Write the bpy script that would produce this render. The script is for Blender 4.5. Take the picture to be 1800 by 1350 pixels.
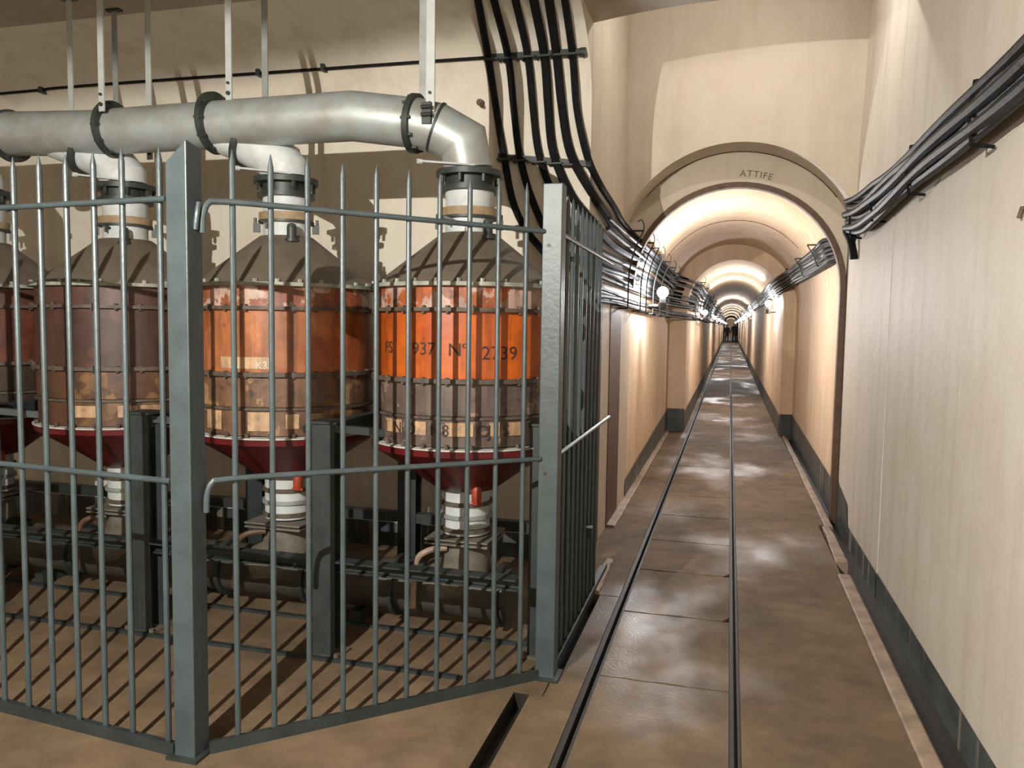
import bpy, math, random
from mathutils import Vector, Matrix
random.seed(7)
D = bpy.data
for o in list(D.objects): D.objects.remove(o)
SC = bpy.context.scene
COL = SC.collection
PI = math.pi

# ---------------------------------------------------------------- camera, world, exposure
H = 1.52
yaw, pitch, roll = 0.267258566, 0.0720906656, 0.0146722395
def cam_axes():
    cy, sy = math.cos(yaw), math.sin(yaw)
    fw = Vector((-sy*math.cos(pitch), cy*math.cos(pitch), -math.sin(pitch)))
    r = Vector((cy, sy, 0)); u = r.cross(fw)
    c, s = math.cos(roll), math.sin(roll)
    return c*r + s*u, -s*r + c*u, fw
r_, u_, f_ = cam_axes()
cd = D.cameras.new('camera'); cam = D.objects.new('camera', cd); COL.objects.link(cam)
M = Matrix((( r_.x, u_.x, -f_.x, 0), (r_.y, u_.y, -f_.y, 0), (r_.z, u_.z, -f_.z, H), (0, 0, 0, 1)))
cam.matrix_world = M
cd.sensor_width = 36; cd.lens = 1391.62/1800*36; cd.clip_start = 0.03; cd.clip_end = 300
SC.camera = cam
W = D.worlds.new('world'); SC.world = W; W.use_nodes = True
W.node_tree.nodes['Background'].inputs[0].default_value = (0.5, 0.55, 0.6, 1)
W.node_tree.nodes['Background'].inputs[1].default_value = 0.0
SC.view_settings.view_transform = 'Standard'
try: SC.view_settings.look = 'None'
except Exception: pass
SC.view_settings.gamma = 1
SC.view_settings.use_curve_mapping = False
SC.view_settings.exposure = 0.0
# lamp strengths (emission of the bulbs)
E_HALL = 162000.0      # shaded lamp over the walkway, left of the camera
E_VAULT = 700.0     # lamp under the tall vault before the arch
E_TUN = 1150.0       # tunnel wall lamps

# ---------------------------------------------------------------- materials
MATS = {}
def nodes(name):
    m = D.materials.new(name); m.use_nodes = True
    nt = m.node_tree
    return m, nt, nt.nodes['Principled BSDF']
def N(nt, t, **kw):
    n = nt.nodes.new(t)
    for k, v in kw.items(): setattr(n, k, v)
    return n
def coords(nt, scale=(1, 1, 1), loc=(0, 0, 0), space='Object'):
    tc = N(nt, 'ShaderNodeTexCoord'); mp = N(nt, 'ShaderNodeMapping')
    nt.links.new(tc.outputs[space], mp.inputs[0])
    mp.inputs['Scale'].default_value = scale; mp.inputs['Location'].default_value = loc
    return mp.outputs[0]
def noise(nt, vec, scale, detail=4, rough=0.55):
    n = N(nt, 'ShaderNodeTexNoise'); nt.links.new(vec, n.inputs['Vector'])
    n.inputs['Scale'].default_value = scale; n.inputs['Detail'].default_value = detail; n.inputs['Roughness'].default_value = rough
    return n.outputs['Fac']
def ramp(nt, fac, stops):
    r = N(nt, 'ShaderNodeValToRGB'); nt.links.new(fac, r.inputs[0])
    e = r.color_ramp.elements
    while len(e) < len(stops): e.new(0.5)
    for i, (p, c) in enumerate(stops):
        e[i].position = p; e[i].color = (*c, 1) if len(c) == 3 else c
    return r.outputs[0]
def mix(nt, fac, a, b, mode='MIX'):
    m = N(nt, 'ShaderNodeMix', data_type='RGBA', blend_type=mode)
    if isinstance(fac, float): m.inputs[0].default_value = fac
    else: nt.links.new(fac, m.inputs[0])
    for s, v in ((6, a), (7, b)):
        if isinstance(v, tuple): m.inputs[s].default_value = (*v, 1)
        else: nt.links.new(v, m.inputs[s])
    return m.outputs[2]
def bump(nt, p, h, strength=0.3, dist=0.01):
    b = N(nt, 'ShaderNodeBump'); b.inputs['Strength'].default_value = strength; b.inputs['Distance'].default_value = dist
    nt.links.new(h, b.inputs['Height']); nt.links.new(b.outputs[0], p.inputs['Normal'])

def m_plain(name, col, rough=0.6, metal=0.0, var=0.25, sc=14, bs=0.25, dirt=None):
    m, nt, p = nodes(name)
    v = coords(nt)
    n = noise(nt, v, sc, 5, 0.6)
    d = dirt if dirt else tuple(c*(1-var*1.6) for c in col)
    c = ramp(nt, n, [(0.3, d), (0.62, col), (0.8, tuple(min(1, x*(1+var*.5)) for x in col))])
    nt.links.new(c, p.inputs['Base Color'])
    p.inputs['Roughness'].default_value = rough; p.inputs['Metallic'].default_value = metal
    bump(nt, p, noise(nt, v, sc*5, 3), bs, 0.003)
    return m

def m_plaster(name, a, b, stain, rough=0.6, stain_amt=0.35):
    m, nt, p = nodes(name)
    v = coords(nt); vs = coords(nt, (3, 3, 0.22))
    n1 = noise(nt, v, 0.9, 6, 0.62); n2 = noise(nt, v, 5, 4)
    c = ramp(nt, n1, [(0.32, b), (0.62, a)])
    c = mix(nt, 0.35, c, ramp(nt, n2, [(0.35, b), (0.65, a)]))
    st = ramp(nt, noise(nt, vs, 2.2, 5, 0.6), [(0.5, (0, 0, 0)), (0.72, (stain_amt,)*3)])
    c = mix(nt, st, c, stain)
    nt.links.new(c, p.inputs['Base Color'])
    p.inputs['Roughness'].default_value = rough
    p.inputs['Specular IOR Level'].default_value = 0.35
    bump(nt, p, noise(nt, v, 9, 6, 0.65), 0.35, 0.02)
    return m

def m_peel(name, base, patch, rust, thr=0.55, sc=5, seed=0.0, rthr=0.62, rough=0.5):
    m, nt, p = nodes(name)
    v = coords(nt, (1, 1, 1), (seed, seed*0.7, seed*1.3)); vs = coords(nt, (5, 5, 0.7), (seed*2, seed, 0))
    base, patch, rust = [tuple(x*0.5 for x in q) for q in (base, patch, rust)]
    n1 = noise(nt, v, sc, 7, 0.6)
    mask = ramp(nt, n1, [(thr-0.012, (0, 0, 0)), (thr+0.012, (1, 1, 1))])
    bvar = mix(nt, ramp(nt, noise(nt, vs, 2.5, 5), [(0.4, (0, 0, 0)), (0.75, (0.7,)*3)]), base, rust)
    c = mix(nt, mask, bvar, patch)
    rm = ramp(nt, noise(nt, v, sc*2.3, 8, 0.7), [(rthr-0.03, (0, 0, 0)), (rthr+0.04, (1, 1, 1))])
    c = mix(nt, rm, c, rust)
    v3 = coords(nt, (9, 9, 0.9), (seed, seed*3, 1))
    g = ramp(nt, noise(nt, v3, 1.6, 6, 0.65), [(0.48, (0, 0, 0)), (0.72, (0.75,)*3)])
    c = mix(nt, g, c, tuple(x*0.35 for x in rust))
    n4 = ramp(nt, noise(nt, v, 11, 6, 0.7), [(0.3, (0.62,)*3), (0.7, (1.15,)*3)])
    c = mix(nt, 1.0, c, n4, 'MULTIPLY')
    nt.links.new(c, p.inputs['Base Color'])
    p.inputs['Roughness'].default_value = rough
    bump(nt, p, n1, 0.35, 0.01)
    return m

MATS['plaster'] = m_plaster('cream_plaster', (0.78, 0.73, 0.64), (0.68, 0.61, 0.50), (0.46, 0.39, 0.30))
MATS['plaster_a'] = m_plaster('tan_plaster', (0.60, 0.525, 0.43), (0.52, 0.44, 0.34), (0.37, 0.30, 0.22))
MATS['plaster_t'] = m_plaster('tunnel_plaster', (0.73, 0.57, 0.41), (0.64, 0.46, 0.29), (0.42, 0.26, 0.14), 0.75, 0.45)
MATS['plaster_r'] = m_plaster('right_wall_plaster', (0.68, 0.63, 0.56), (0.60, 0.53, 0.44), (0.44, 0.38, 0.29), 0.6, 0.4)
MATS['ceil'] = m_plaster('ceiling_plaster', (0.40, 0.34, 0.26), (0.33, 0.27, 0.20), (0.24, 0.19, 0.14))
MATS['frame_brown'] = m_plain('brown_frame_paint', (0.12, 0.065, 0.035), 0.6)
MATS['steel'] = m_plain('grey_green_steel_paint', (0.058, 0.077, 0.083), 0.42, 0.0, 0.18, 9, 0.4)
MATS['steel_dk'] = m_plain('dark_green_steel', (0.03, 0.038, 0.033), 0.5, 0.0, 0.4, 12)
MATS['pipe'] = m_plain('silver_grey_duct_paint', (0.34, 0.37, 0.37), 0.45, 0.35, 0.12, 6, 0.2, (0.25, 0.235, 0.20))
MATS['neck'] = m_plain('pale_grey_neck_paint', (0.50, 0.53, 0.53), 0.5, 0.0, 0.15, 12)
MATS['collar'] = m_plain('ochre_collar_paint', (0.30, 0.21, 0.12), 0.6, 0, 0.25, 20)
MATS['dirty'] = m_plain('dirty_grey_brown_duct_paint', (0.17, 0.155, 0.125), 0.6, 0.0, 0.3, 7, 0.3, (0.07, 0.055, 0.04))
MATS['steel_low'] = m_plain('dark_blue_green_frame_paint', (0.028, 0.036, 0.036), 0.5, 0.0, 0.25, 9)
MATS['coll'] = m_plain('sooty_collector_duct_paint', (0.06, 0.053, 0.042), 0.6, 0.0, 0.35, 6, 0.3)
MATS['hanger'] = m_plain('pale_galvanised_strip', (0.42, 0.44, 0.43), 0.5, 0.1, 0.12, 12)
MATS['cable'] = m_plain('black_glossy_cable', (0.014, 0.014, 0.015), 0.6, 0, 0.3, 30, 0.9)
MATS['cable'].node_tree.nodes['Principled BSDF'].inputs['Specular IOR Level'].default_value = 0.07
MATS['cable_wet'] = m_plain('black_lacquered_cable', (0.015, 0.015, 0.014), 0.42, 0, 0.3, 30, 1.0)
MATS['cable_wet'].node_tree.nodes['Principled BSDF'].inputs['Specular IOR Level'].default_value = 0.16
MATS['cone'] = m_plain('grey_brown_cone_paint', (0.125, 0.10, 0.072), 0.6, 0, 0.2, 7, 0.3)
MATS['rim'] = m_plain('worn_pale_rim', (0.30, 0.30, 0.25), 0.6, 0, 0.5, 18, 0.4, (0.10, 0.13, 0.09))
MATS['rim_dk'] = m_plain('dark_rusty_hoop', (0.10, 0.075, 0.055), 0.6, 0, 0.4, 22)
MATS['white_edge'] = m_plain('white_seal_edge', (0.5, 0.49, 0.45), 0.5, 0, 0.1, 30)
MATS['redcone'] = m_plain('dark_red_hopper_paint', (0.11, 0.008, 0.010), 0.35, 0, 0.25, 5, 0.15)
MATS['redknob'] = m_plain('red_orange_tap_paint', (0.35, 0.05, 0.02), 0.45, 0, 0.2, 20)
MATS['ink'] = m_plain('black_stencil_ink', (0.05, 0.02, 0.015), 0.7, 0, 0.5, 40)
MATS['yellow'] = m_plain('faded_yellow_label_paint', (0.46, 0.30, 0.15), 0.6, 0, 0.15, 16, 0.3, (0.28, 0.2, 0.14))
MATS['yellow'] = m_peel('faded_yellow_label', (1.15, 0.74, 0.42), (0.75, 0.50, 0.34), (0.25, 0.14, 0.09), .58, 16, 3.0, .66)
MATS['kerb'] = m_plain('pale_worn_kerb_concrete', (0.36, 0.26, 0.19), 0.6, 0, 0.3, 8)
MATS['rail'] = m_plain('dark_worn_rail_steel', (0.022, 0.019, 0.015), 0.62, 0.0, 0.3, 20)
MATS['black'] = m_plain('black_socket_plastic', (0.03, 0.03, 0.03), 0.5)
MATS['coat'] = m_plain('dark_coat_cloth', (0.02, 0.025, 0.03), 0.9)
MATS['coat2'] = m_plain('slate_coat_cloth', (0.05, 0.06, 0.09), 0.9)
MATS['redhat'] = m_plain('dull_red_cap_cloth', (0.30, 0.05, 0.05), 0.9)
MATS['skin'] = m_plain('skin', (0.5, 0.32, 0.25), 0.6)

def m_floor():
    m, nt, p = nodes('worn_brown_concrete')
    v = coords(nt)
    n1 = noise(nt, v, 1.3, 7, 0.6); n2 = noise(nt, v, 7, 6, 0.65); n3 = noise(nt, v, 60, 3)
    c = ramp(nt, n1, [(0.3, (0.075, 0.054, 0.033)), (0.5, (0.14, 0.098, 0.060)), (0.7, (0.22, 0.155, 0.098))])
    c = mix(nt, 0.3, c, ramp(nt, n2, [(0.35, (0.07, 0.05, 0.032)), (0.65, (0.25, 0.165, 0.10))]))
    nt.links.new(c, p.inputs['Base Color'])
    vs = coords(nt, (1, 0.55, 1), (3.3, 1.7, 0))
    r = ramp(nt, noise(nt, vs, 1.15, 4, 0.55), [(0.50, (0.78,)*3), (0.60, (0.50,)*3), (0.72, (0.25,)*3)])
    nt.links.new(r, p.inputs['Roughness']); p.inputs['Specular IOR Level'].default_value = 0.2
    h = mix(nt, 0.5, n2, n3)
    bump(nt, p, h, 0.35, 0.012)
    return m
MATS['floor'] = m_floor()
def m_groove():
    return m_plain('black_groove_shade', (0.02, 0.016, 0.012), 0.5, 0, 0.3, 10)  # near-black base colour carries the shade down in slots and channels
MATS['groove'] = m_groove()
def m_band():
    m, nt, p = nodes('black_skirting_paint')
    v = coords(nt); vs = coords(nt, (6, 6, 0.35))
    c = ramp(nt, noise(nt, v, 5, 5), [(0.35, (0.04, 0.045, 0.045)), (0.65, (0.085, 0.095, 0.095))])
    c = mix(nt, ramp(nt, noise(nt, vs, 1.1, 5, 0.6), [(0.56, (0, 0, 0)), (0.64, (0.75,)*3)]), c, (0.36, 0.31, 0.24))
    nt.links.new(c, p.inputs['Base Color']); p.inputs['Roughness'].default_value = 0.45
    return m
MATS['band'] = m_band()
def m_emit(name, col, s):
    m = D.materials.new(name); m.use_nodes = True; nt = m.node_tree
    nt.nodes.clear(); e = N(nt, 'ShaderNodeEmission'); o = N(nt, 'ShaderNodeOutputMaterial')
    e.inputs[0].default_value = (*col, 1); e.inputs[1].default_value = s
    nt.links.new(e.outputs[0], o.inputs[0]); return m
MATS['bulb_hall'] = m_emit('hall_bulb_glow', (1.0, 0.955, 0.87), E_HALL)
MATS['bulb_vault'] = m_emit('vault_bulb_glow', (1.0, 0.96, 0.90), E_VAULT)
MATS['bulb_tun'] = m_emit('tunnel_bulb_glow', (0.96, 0.97, 1.0), E_TUN)

# ---------------------------------------------------------------- mesh helpers
class MB:
    def __init__(s): s.v = []; s.f = []
    def add(s, vs, fs):
        b = len(s.v); s.v += [tuple(x) for x in vs]; s.f += [tuple(i+b for i in f) for f in fs]
        return s
    def box(s, x0, x1, y0, y1, z0, z1):
        vs = [(x0,y0,z0),(x1,y0,z0),(x1,y1,z0),(x0,y1,z0),(x0,y0,z1),(x1,y0,z1),(x1,y1,z1),(x0,y1,z1)]
        return s.add(vs, [(3,2,1,0),(4,5,6,7),(0,1,5,4),(1,2,6,5),(2,3,7,6),(3,0,4,7)])
    def obox(s, a, b, w, h):            # beam from a to b, width w (horizontal), height h
        a, b = Vector(a), Vector(b); d = (b-a).normalized()
        up = Vector((0,0,1)) if abs(d.z) < 0.95 else Vector((0,1,0))
        x = d.cross(up).normalized(); u = x.cross(d)
        vs = [p + x*sx*w/2 + u*su*h/2 for p in (a, b) for sx, su in ((-1,-1),(1,-1),(1,1),(-1,1))]
        return s.add(vs, [(3,2,1,0),(4,5,6,7),(0,1,5,4),(1,2,6,5),(2,3,7,6),(3,0,4,7)])
    def tube(s, pts, r, n=10, caps=True, radii=None):
        pts = [Vector(p) for p in pts]; L = len(pts); vs = []; fs = []
        ref = None
        for i, p in enumerate(pts):
            d = ((pts[min(i+1, L-1)]-p).normalized() + (p-pts[max(i-1, 0)]).normalized())
            if d.length < 1e-6: d = pts[min(i+1, L-1)]-pts[max(i-1, 0)]
            d.normalize()
            if ref is None:
                ref = Vector((0,0,1)) if abs(d.z) < 0.9 else Vector((1,0,0))
            x = (ref - d*ref.dot(d)).normalized(); ref = x; y = d.cross(x)
            rr = radii[i] if radii else r
            if 0 < i < L-1:
                c = (pts[i+1]-p).normalized().dot(d); k = 1/max(c, 0.6)
            else: k = 1
            for j in range(n):
                a = 2*PI*j/n
                off = x*math.cos(a)*rr + y*math.sin(a)*rr
                if 0 < i < L-1 and k > 1.001:      # mitre
                    t = ((pts[i+1]-p).normalized() - (p-pts[i-1]).normalized())
                    if t.length > 1e-6:
                        t.normalize(); off = off + t*off.dot(t)*(k-1)
                vs.append(p+off)
        for i in range(L-1):
            for j in range(n):
                k2 = (j+1) % n
                fs.append((i*n+j, i*n+k2, (i+1)*n+k2, (i+1)*n+j))
        if caps:
            fs.append(tuple(reversed(range(n)))); fs.append(tuple((L-1)*n+j for j in range(n)))
        return s.add(vs, fs)
    def cyl(s, a, b, r, n=16, r2=None):
        return s.tube([a, b], r, n, True, [r, r if r2 is None else r2])
    def lathe(s, prof, c=(0,0,0), n=48, closed=False):
        vs = []; fs = []; L = len(prof)
        for (r, z) in prof:
            for j in range(n):
                a = 2*PI*j/n; vs.append((c[0]+r*math.cos(a), c[1]+r*math.sin(a), c[2]+z))
        for i in range(L-1 if not closed else L):
            i2 = (i+1) % L
            for j in range(n):
                k = (j+1) % n
                fs.append((i*n+j, i*n+k, i2*n+k, i2*n+j))
        if not closed:
            fs.append(tuple(reversed(range(n)))); fs.append(tuple((L-1)*n+j for j in range(n)))
        return s.add(vs, fs)
    def loft(s, rows, close=False):     # rows of equal length
        n = len(rows[0]); vs = [p for r in rows for p in r]; fs = []
        for i in range(len(rows)-1):
            for j in range(n-1 + (1 if close else 0)):
                k = (j+1) % n
                fs.append((i*n+j, i*n+k, (i+1)*n+k, (i+1)*n+j))
        return s.add(vs, fs)
    def build(s, name, mat, parent=None, origin=None, smooth=True, ang=35):
        me = D.meshes.new(name)
        vs = s.v
        if origin is not None: vs = [(x-origin[0], y-origin[1], z-origin[2]) for x, y, z in vs]
        me.from_pydata([tuple(v) for v in vs], [], s.f); me.update()
        import bmesh
        bm = bmesh.new(); bm.from_mesh(me); bmesh.ops.recalc_face_normals(bm, faces=bm.faces); bm.to_mesh(me); bm.free()
        if smooth:
            me.polygons.foreach_set('use_smooth', [True]*len(me.polygons))
            me.set_sharp_from_angle(angle=math.radians(ang))
        me.materials.append(MATS[mat] if isinstance(mat, str) else mat)
        o = D.objects.new(name, me); COL.objects.link(o)
        if origin is not None: o.location = origin
        if parent: o.parent = parent
        return o
def tag(o, label=None, cat=None, group=None, kind=None):
    if label: o['label'] = label
    if cat: o['category'] = cat
    if group: o['group'] = group
    if kind: o['kind'] = kind
    return o
def thing(name, label, cat, loc=(0,0,0), group=None, rz=0):
    o = D.objects.new(name, None); o.empty_display_size = 0.1; COL.objects.link(o)
    o.location = loc; o.rotation_euler = (0, 0, rz)
    return tag(o, label, cat, group)
def struct(name, mb, mat, **k):
    o = mb.build(name, mat, **k); o['kind'] = 'structure'
    return o
def crom(P, sub=6):
    P = [Vector(p) for p in P]; out = []
    for i in range(len(P)-1):
        p0, p1, p2, p3 = P[max(i-1,0)], P[i], P[i+1], P[min(i+2, len(P)-1)]
        for k in range(sub):
            t = k/sub
            out.append(0.5*((2*p1) + (-p0+p2)*t + (2*p0-5*p1+4*p2-p3)*t*t + (-p0+3*p1-3*p2+p3)*t**3))
    out.append(P[-1]); return out

# ================================================================ THE SETTING
YB = 4.95            # back wall behind the filters
YA = 6.6             # wall with the arch
XL, XR = -0.87, 0.90
YS = 12.0            # where the tunnel narrows
YE = 112.0
SL = 0.0053          # gentle rise of the long tunnel
def zs(y): return SL*max(0, y-YS)

# ---- floor: slabs over a dark bed with rail slots left open
def floor_slabs():
    m = MB()
    def slab(x0, x1, y0, y1, jit=0.0, chip=None, zt=0.0, th=0.10):
        n = 10
        top = []
        pts = []
        for i in range(n+1): pts.append((x0+(x1-x0)*i/n, y0 + (random.uniform(-jit, jit) if 0 < i < n else 0)))
        if chip: pts[-1] = (x1-chip, y0); pts.append((x1, y0+chip*1.6))
        for i in range(n+1): pts.append((x1-(x1-x0)*i/n, y1 + (random.uniform(-jit, jit) if 0 < i < n else 0)))
        k = len(pts)
        z = lambda y: zt + zs(y)
        vs = [(x, y, z(y)) for x, y in pts] + [(x, y, z(y)-th) for x, y in pts]
        fs = [tuple(range(k))] + [(i, i+k, (i+1) % k+k, (i+1) % k) for i in range(k)]
        m.add(vs, fs)
    slab(-8.6, -0.82, -4.2, 3.1); slab(-8.6, -0.70, 3.1, 4.95, th=0.1)   # hall floor
    slab(-0.752, -0.558, -4.2, 3.1); slab(-0.695, -0.558, 3.1, 3.32)
    slab(-0.665, -0.558, 3.32, 4.40); slab(-0.695, -0.558, 4.41, 4.95); slab(-0.87, -0.558, 4.95, 8.9, 0.0); slab(-0.87, -0.558, 8.9, YS)
    ys = [-4.2, -3.2, -2.4, -1.6, -0.8, 0.0, 0.85, 1.7, 2.55, 3.36, 4.19, 4.97, 5.71, 6.52, 7.335, 8.12, 8.95, 9.79, 10.6, 11.35, 12.13, 12.92]
    while ys[-1] < 60: ys.append(ys[-1]+0.81)
    ys.append(YE)
    for i in range(len(ys)-1):
        g = 0.006 if i not in (10, 11) else 0.009
        slab(-0.502, 0.045, ys[i]+g, ys[i+1]-g, 0.0035 if ys[i] < 9 else 0, 0.035 if i in (10, 11) else None)
    slab(0.09, 0.70, -4.2, 5.02, 0); slab(0.09, 0.72, 5.026, 6.56); slab(0.09, 0.76, 6.566, YS)
    slab(0.09, 0.74, YS, YE); slab(-0.63, -0.558, YS, YE)
    return m
struct('floor', floor_slabs(), 'floor', smooth=False)
bed = MB()
bed.box(-8.6, 0.92, -4.2, YB, -0.16, -0.075); bed.box(-0.9, 0.92, YB, YS, -0.16, -0.075)
bed.add([(-0.9, YS, -0.08), (0.9, YS, -0.08), (0.9, YE, -0.08+zs(YE)), (-0.9, YE, -0.08+zs(YE))], [(0, 1, 2, 3)])
struct('floor_bed', bed, 'groove', smooth=False)

ch = MB(); ch.loft([[(-.819, y, -.002), (-.818, y, -.07), (-.754, y, -.07), (-.753, y, -.002)] for y in (-4.2, 3.098)]); ch.add([(-.819, 3.098, -.002), (-.818, 3.098, -.07), (-.754, 3.098, -.07), (-.753, 3.098, -.002)], [(0, 1, 2, 3)])  # black liner keeps the drain sides as dark as a shaded recess
ch.loft([[(-.699, y, -.002), (-.698, y, -.07), (-.668, y, -.07), (-.667, y, -.002)] for y in (3.33, 4.39)])  # dark strip drawn for the shade along the foot of the side panel
struct('floor_channel_shade', ch, 'groove', smooth=False)
# ---- back wall, with the cove that turns into the ceiling of the filter bay
def cove_rows(x):
    row = [(x, YB, -0.1), (x, YB, 1.0), (x, YB, 2.0), (x, YB, 2.9)]
    for k in range(1, 13):
        t = k/12*PI/2; row.append((x, YB-0.75*(1-math.cos(t)), 2.9+0.5*math.sin(t)))
    return row
m = MB(); m.loft([cove_rows(x) for x in (-8.6, -6, -3, XL)])
struct('wall_back', m, 'plaster')
m = MB(); m.add([(-8.6, YB-0.75, 3.4), (XL, YB-0.75, 3.4), (XL, -4.2, 3.4), (-8.6, -4.2, 3.4)], [(0, 1, 2, 3)])
def vz(x): u = (x-0.02)/0.9; return 3.385+0.07*(1-min(1, u*u))
xs_ = [XL + (1.08-XL)*k/14 for k in range(15)]
m.loft([[(x, y, vz(x)) for x in xs_] for y in (-4.2, 0, YB)])             # low ceiling over the walkway
m.loft([[(x, YB, vz(x)) for x in xs_], [(x, YB, 4.2) for x in xs_]])        # upstand where it ends
m.loft([[(x, y, 4.2) for x in xs_] for y in (YB, YA)])                      # taller pocket in front of the arch
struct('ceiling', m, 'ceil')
# side wall beside the tunnel mouth + the drop above the bay opening
m = MB()
m.box(XL-0.3, XL, YB+.004, YA+0.5, -0.1, 4.2)
m.add([(XL, YB-0.75, 3.4), (XL, YB, 3.4), (XL, YB, 2.9)] + [(XL, YB-0.75*(1-math.cos(k/12*PI/2)), 2.9+0.5*math.sin(k/12*PI/2)) for k in range(1, 12)], [tuple(range(14))])
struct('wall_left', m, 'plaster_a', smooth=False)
# outer and rear walls of the hall
m = MB(); m.add([(-8.6, -4.2, -0.1), (-8.6, YB, -0.1), (-8.6, YB, 3.4), (-8.6, -4.2, 3.4)], [(0, 1, 2, 3)])
struct('wall_far_left', m, 'plaster', smooth=False)
m = MB(); m.add([(-8.6, -4.2, -0.1), (1.2, -4.2, -0.1), (1.2, -4.2, 4.2), (-8.6, -4.2, 4.2)], [(0, 1, 2, 3)])
struct('wall_rear', m, 'plaster', smooth=False)
# right wall: straight below, falling back above the springing line
def rx(z, y):
    base = XR + (0.004 if y < 5.1 else 0)
    t = min(1, max(0, (z-2.75)/0.9)); t = t*t*(3-2*t)
    return base + 0.03*t
rows = []
for y in (-4.2, 0, 3, 5.0, 5.099, 5.101, 5.3, YA+0.4):
    rows.append([(rx(z, y), y, z) for z in (-0.1, 0.5, 1.2, 2.0, 2.6, 2.75, 2.9, 3.05, 3.2, 3.4, 3.65, 4.2)])
m = MB(); m.loft(rows)
struct('wall_right', m, 'plaster_r', ang=60)

# ---- arch wall, frame and tunnel
def arc(cx, cz, r, y, n=40, a0=None, half=None):
    if a0 is None: a0 = 0.0
    return [(cx + r*math.cos(PI-a0-(PI-2*a0)*k/n), y, cz + r*math.sin(PI-a0-(PI-2*a0)*k/n)) for k in range(n+1)]
AC = 0.015
R1, Z1 = 0.97, 2.03              # outer opening
a1 = math.acos(0.885/R1)
low = arc(AC, Z1, R1, YA, 40, a1)
up = [(x, YA, 4.22) for x, _, _ in low]; up[0] = (XL-0.03, YA, 4.22); up[-1] = (1.12, YA, 4.22)
m = MB(); m.loft([low, up])
x0, _, zz = low[0]; x1_, _, zr = low[-1]
m.add([(XL-0.03, YA, 4.22), (XL-0.03, YA, 2.4), low[0]], [(0, 1, 2)])
m.add([(1.12, YA, 4.22), low[-1], (1.12, YA, 2.4)], [(0, 1, 2)])
# soffit of the outer opening and the recessed ring behind it
back = arc(AC, Z1, R1, YA+0.35, 40, a1)
m.loft([low, back])
inner = [(AC+0.875*math.cos(PI-PI*k/40), YA+0.35, 1.87+0.875*math.sin(PI-PI*k/40)) for k in range(41)]
m.loft([back, inner])
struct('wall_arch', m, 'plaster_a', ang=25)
def prof(w, zc, cx, y, zb=-0.1, n=32):
    z = zs(y)
    return [(cx-w, y, zb+z), (cx-w, y, 0.8+z), (cx-w, y, zc+z)] + \
           [(cx+w*math.cos(PI-PI*k/n), y, zc+w*math.sin(PI-PI*k/n)+z) for k in range(1, n)] + \
           [(cx+w, y, zc+z), (cx+w, y, 0.8+z), (cx+w, y, zb+z)]
# frame strip in brown paint
m = MB(); P0 = prof(0.872, 1.87, AC, YA+0.34); P1 = prof(0.872, 1.87, AC, YA+0.52); P2 = prof(0.9, 1.87, AC, YA+0.52); P3 = prof(0.9, 1.87, AC, YA+0.34)
F0 = prof(0.835, 1.87, AC, YA+0.335); F1 = prof(0.88, 1.87, AC, YA+0.335); F2 = prof(0.835, 1.87, AC, YA+0.42)
m.loft([q[2:] for q in (F1, F0, F2, P1, P2)])
struct('trim_1', m, 'frame_brown', ang=50)
# door rebate on the left jamb
m = MB(); m.box(XL-0.01, XL+0.006, 5.93, 6.52, -0.1, 1.75); m.box(XL-0.01, XL+0.004, 5.47, 5.53, -0.1, 1.75)
struct('trim_2', m, 'frame_brown', smooth=False)
m = MB()
ysA = [YA+0.5 + (YS-YA-0.5)*k/8 for k in range(9)]
m.loft([prof(0.885, 1.87, AC, y) for y in ysA])
# narrowing face
po = prof(0.885, 1.87, AC, YS); pi_ = prof(0.675, 1.86, 0.055, YS)
m.loft([po, pi_])
yy = [YS]
while yy[-1] < YE: yy.append(yy[-1]+4)
m.loft([prof(0.675, 1.86, 0.055, y) for y in yy])
struct('wall_tunnel', m, 'plaster_t', ang=30)
m = MB(); z = zs(YE); m.add([(-0.9, YE-2, -0.2+z), (0.95, YE-2, -0.2+z), (0.95, YE-2, 2.8+z), (-0.9, YE-2, 2.8+z)], [(0, 1, 2, 3)])
struct('wall_end', m, 'plaster_t', smooth=False)
# thin construction crack across the crown, and pour joints
m = MB()
for y in (9.35,):
    pts = [(AC+0.883*math.cos(a), y+0.012*math.sin(a*9), 1.87+0.883*math.sin(a)) for a in [PI*(0.22+0.6*k/30) for k in range(31)]]
    m.tube(pts, 0.0045, 4)
struct('trim_3', m, 'frame_brown')
m = MB()
pts = [(AC+0.966*math.cos(a), YA+0.338, Z1+0.966*math.sin(a)) for a in [PI*(0.2+0.58*k/30) for k in range(31)]]
m.tube(pts, 0.0035, 4)
struct('trim_4', m, 'frame_brown')

def ring_text(txt, size, th0, r):
    cu = D.curves.new('t', 'FONT'); cu.body = txt; cu.size = size; cu.resolution_u = 3; cu.space_character = 1.15
    o = D.objects.new('t', cu); COL.objects.link(o)
    me = D.meshes.new_from_object(o.evaluated_get(bpy.context.evaluated_depsgraph_get()))
    D.objects.remove(o); D.curves.remove(cu)
    vs = [(AC+(r+v.co.y)*math.cos(th0-v.co.x/r), YA+.346, 1.87+.93*(r+v.co.y)*math.sin(th0-v.co.x/r)/.93) for v in me.vertices]
    m = MB(); m.add(vs, [tuple(p.vertices) for p in me.polygons]); D.meshes.remove(me); return m
struct('trim_5', ring_text('ATTIFE', .075, PI/2-.02, .925), 'cone', smooth=False)
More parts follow.
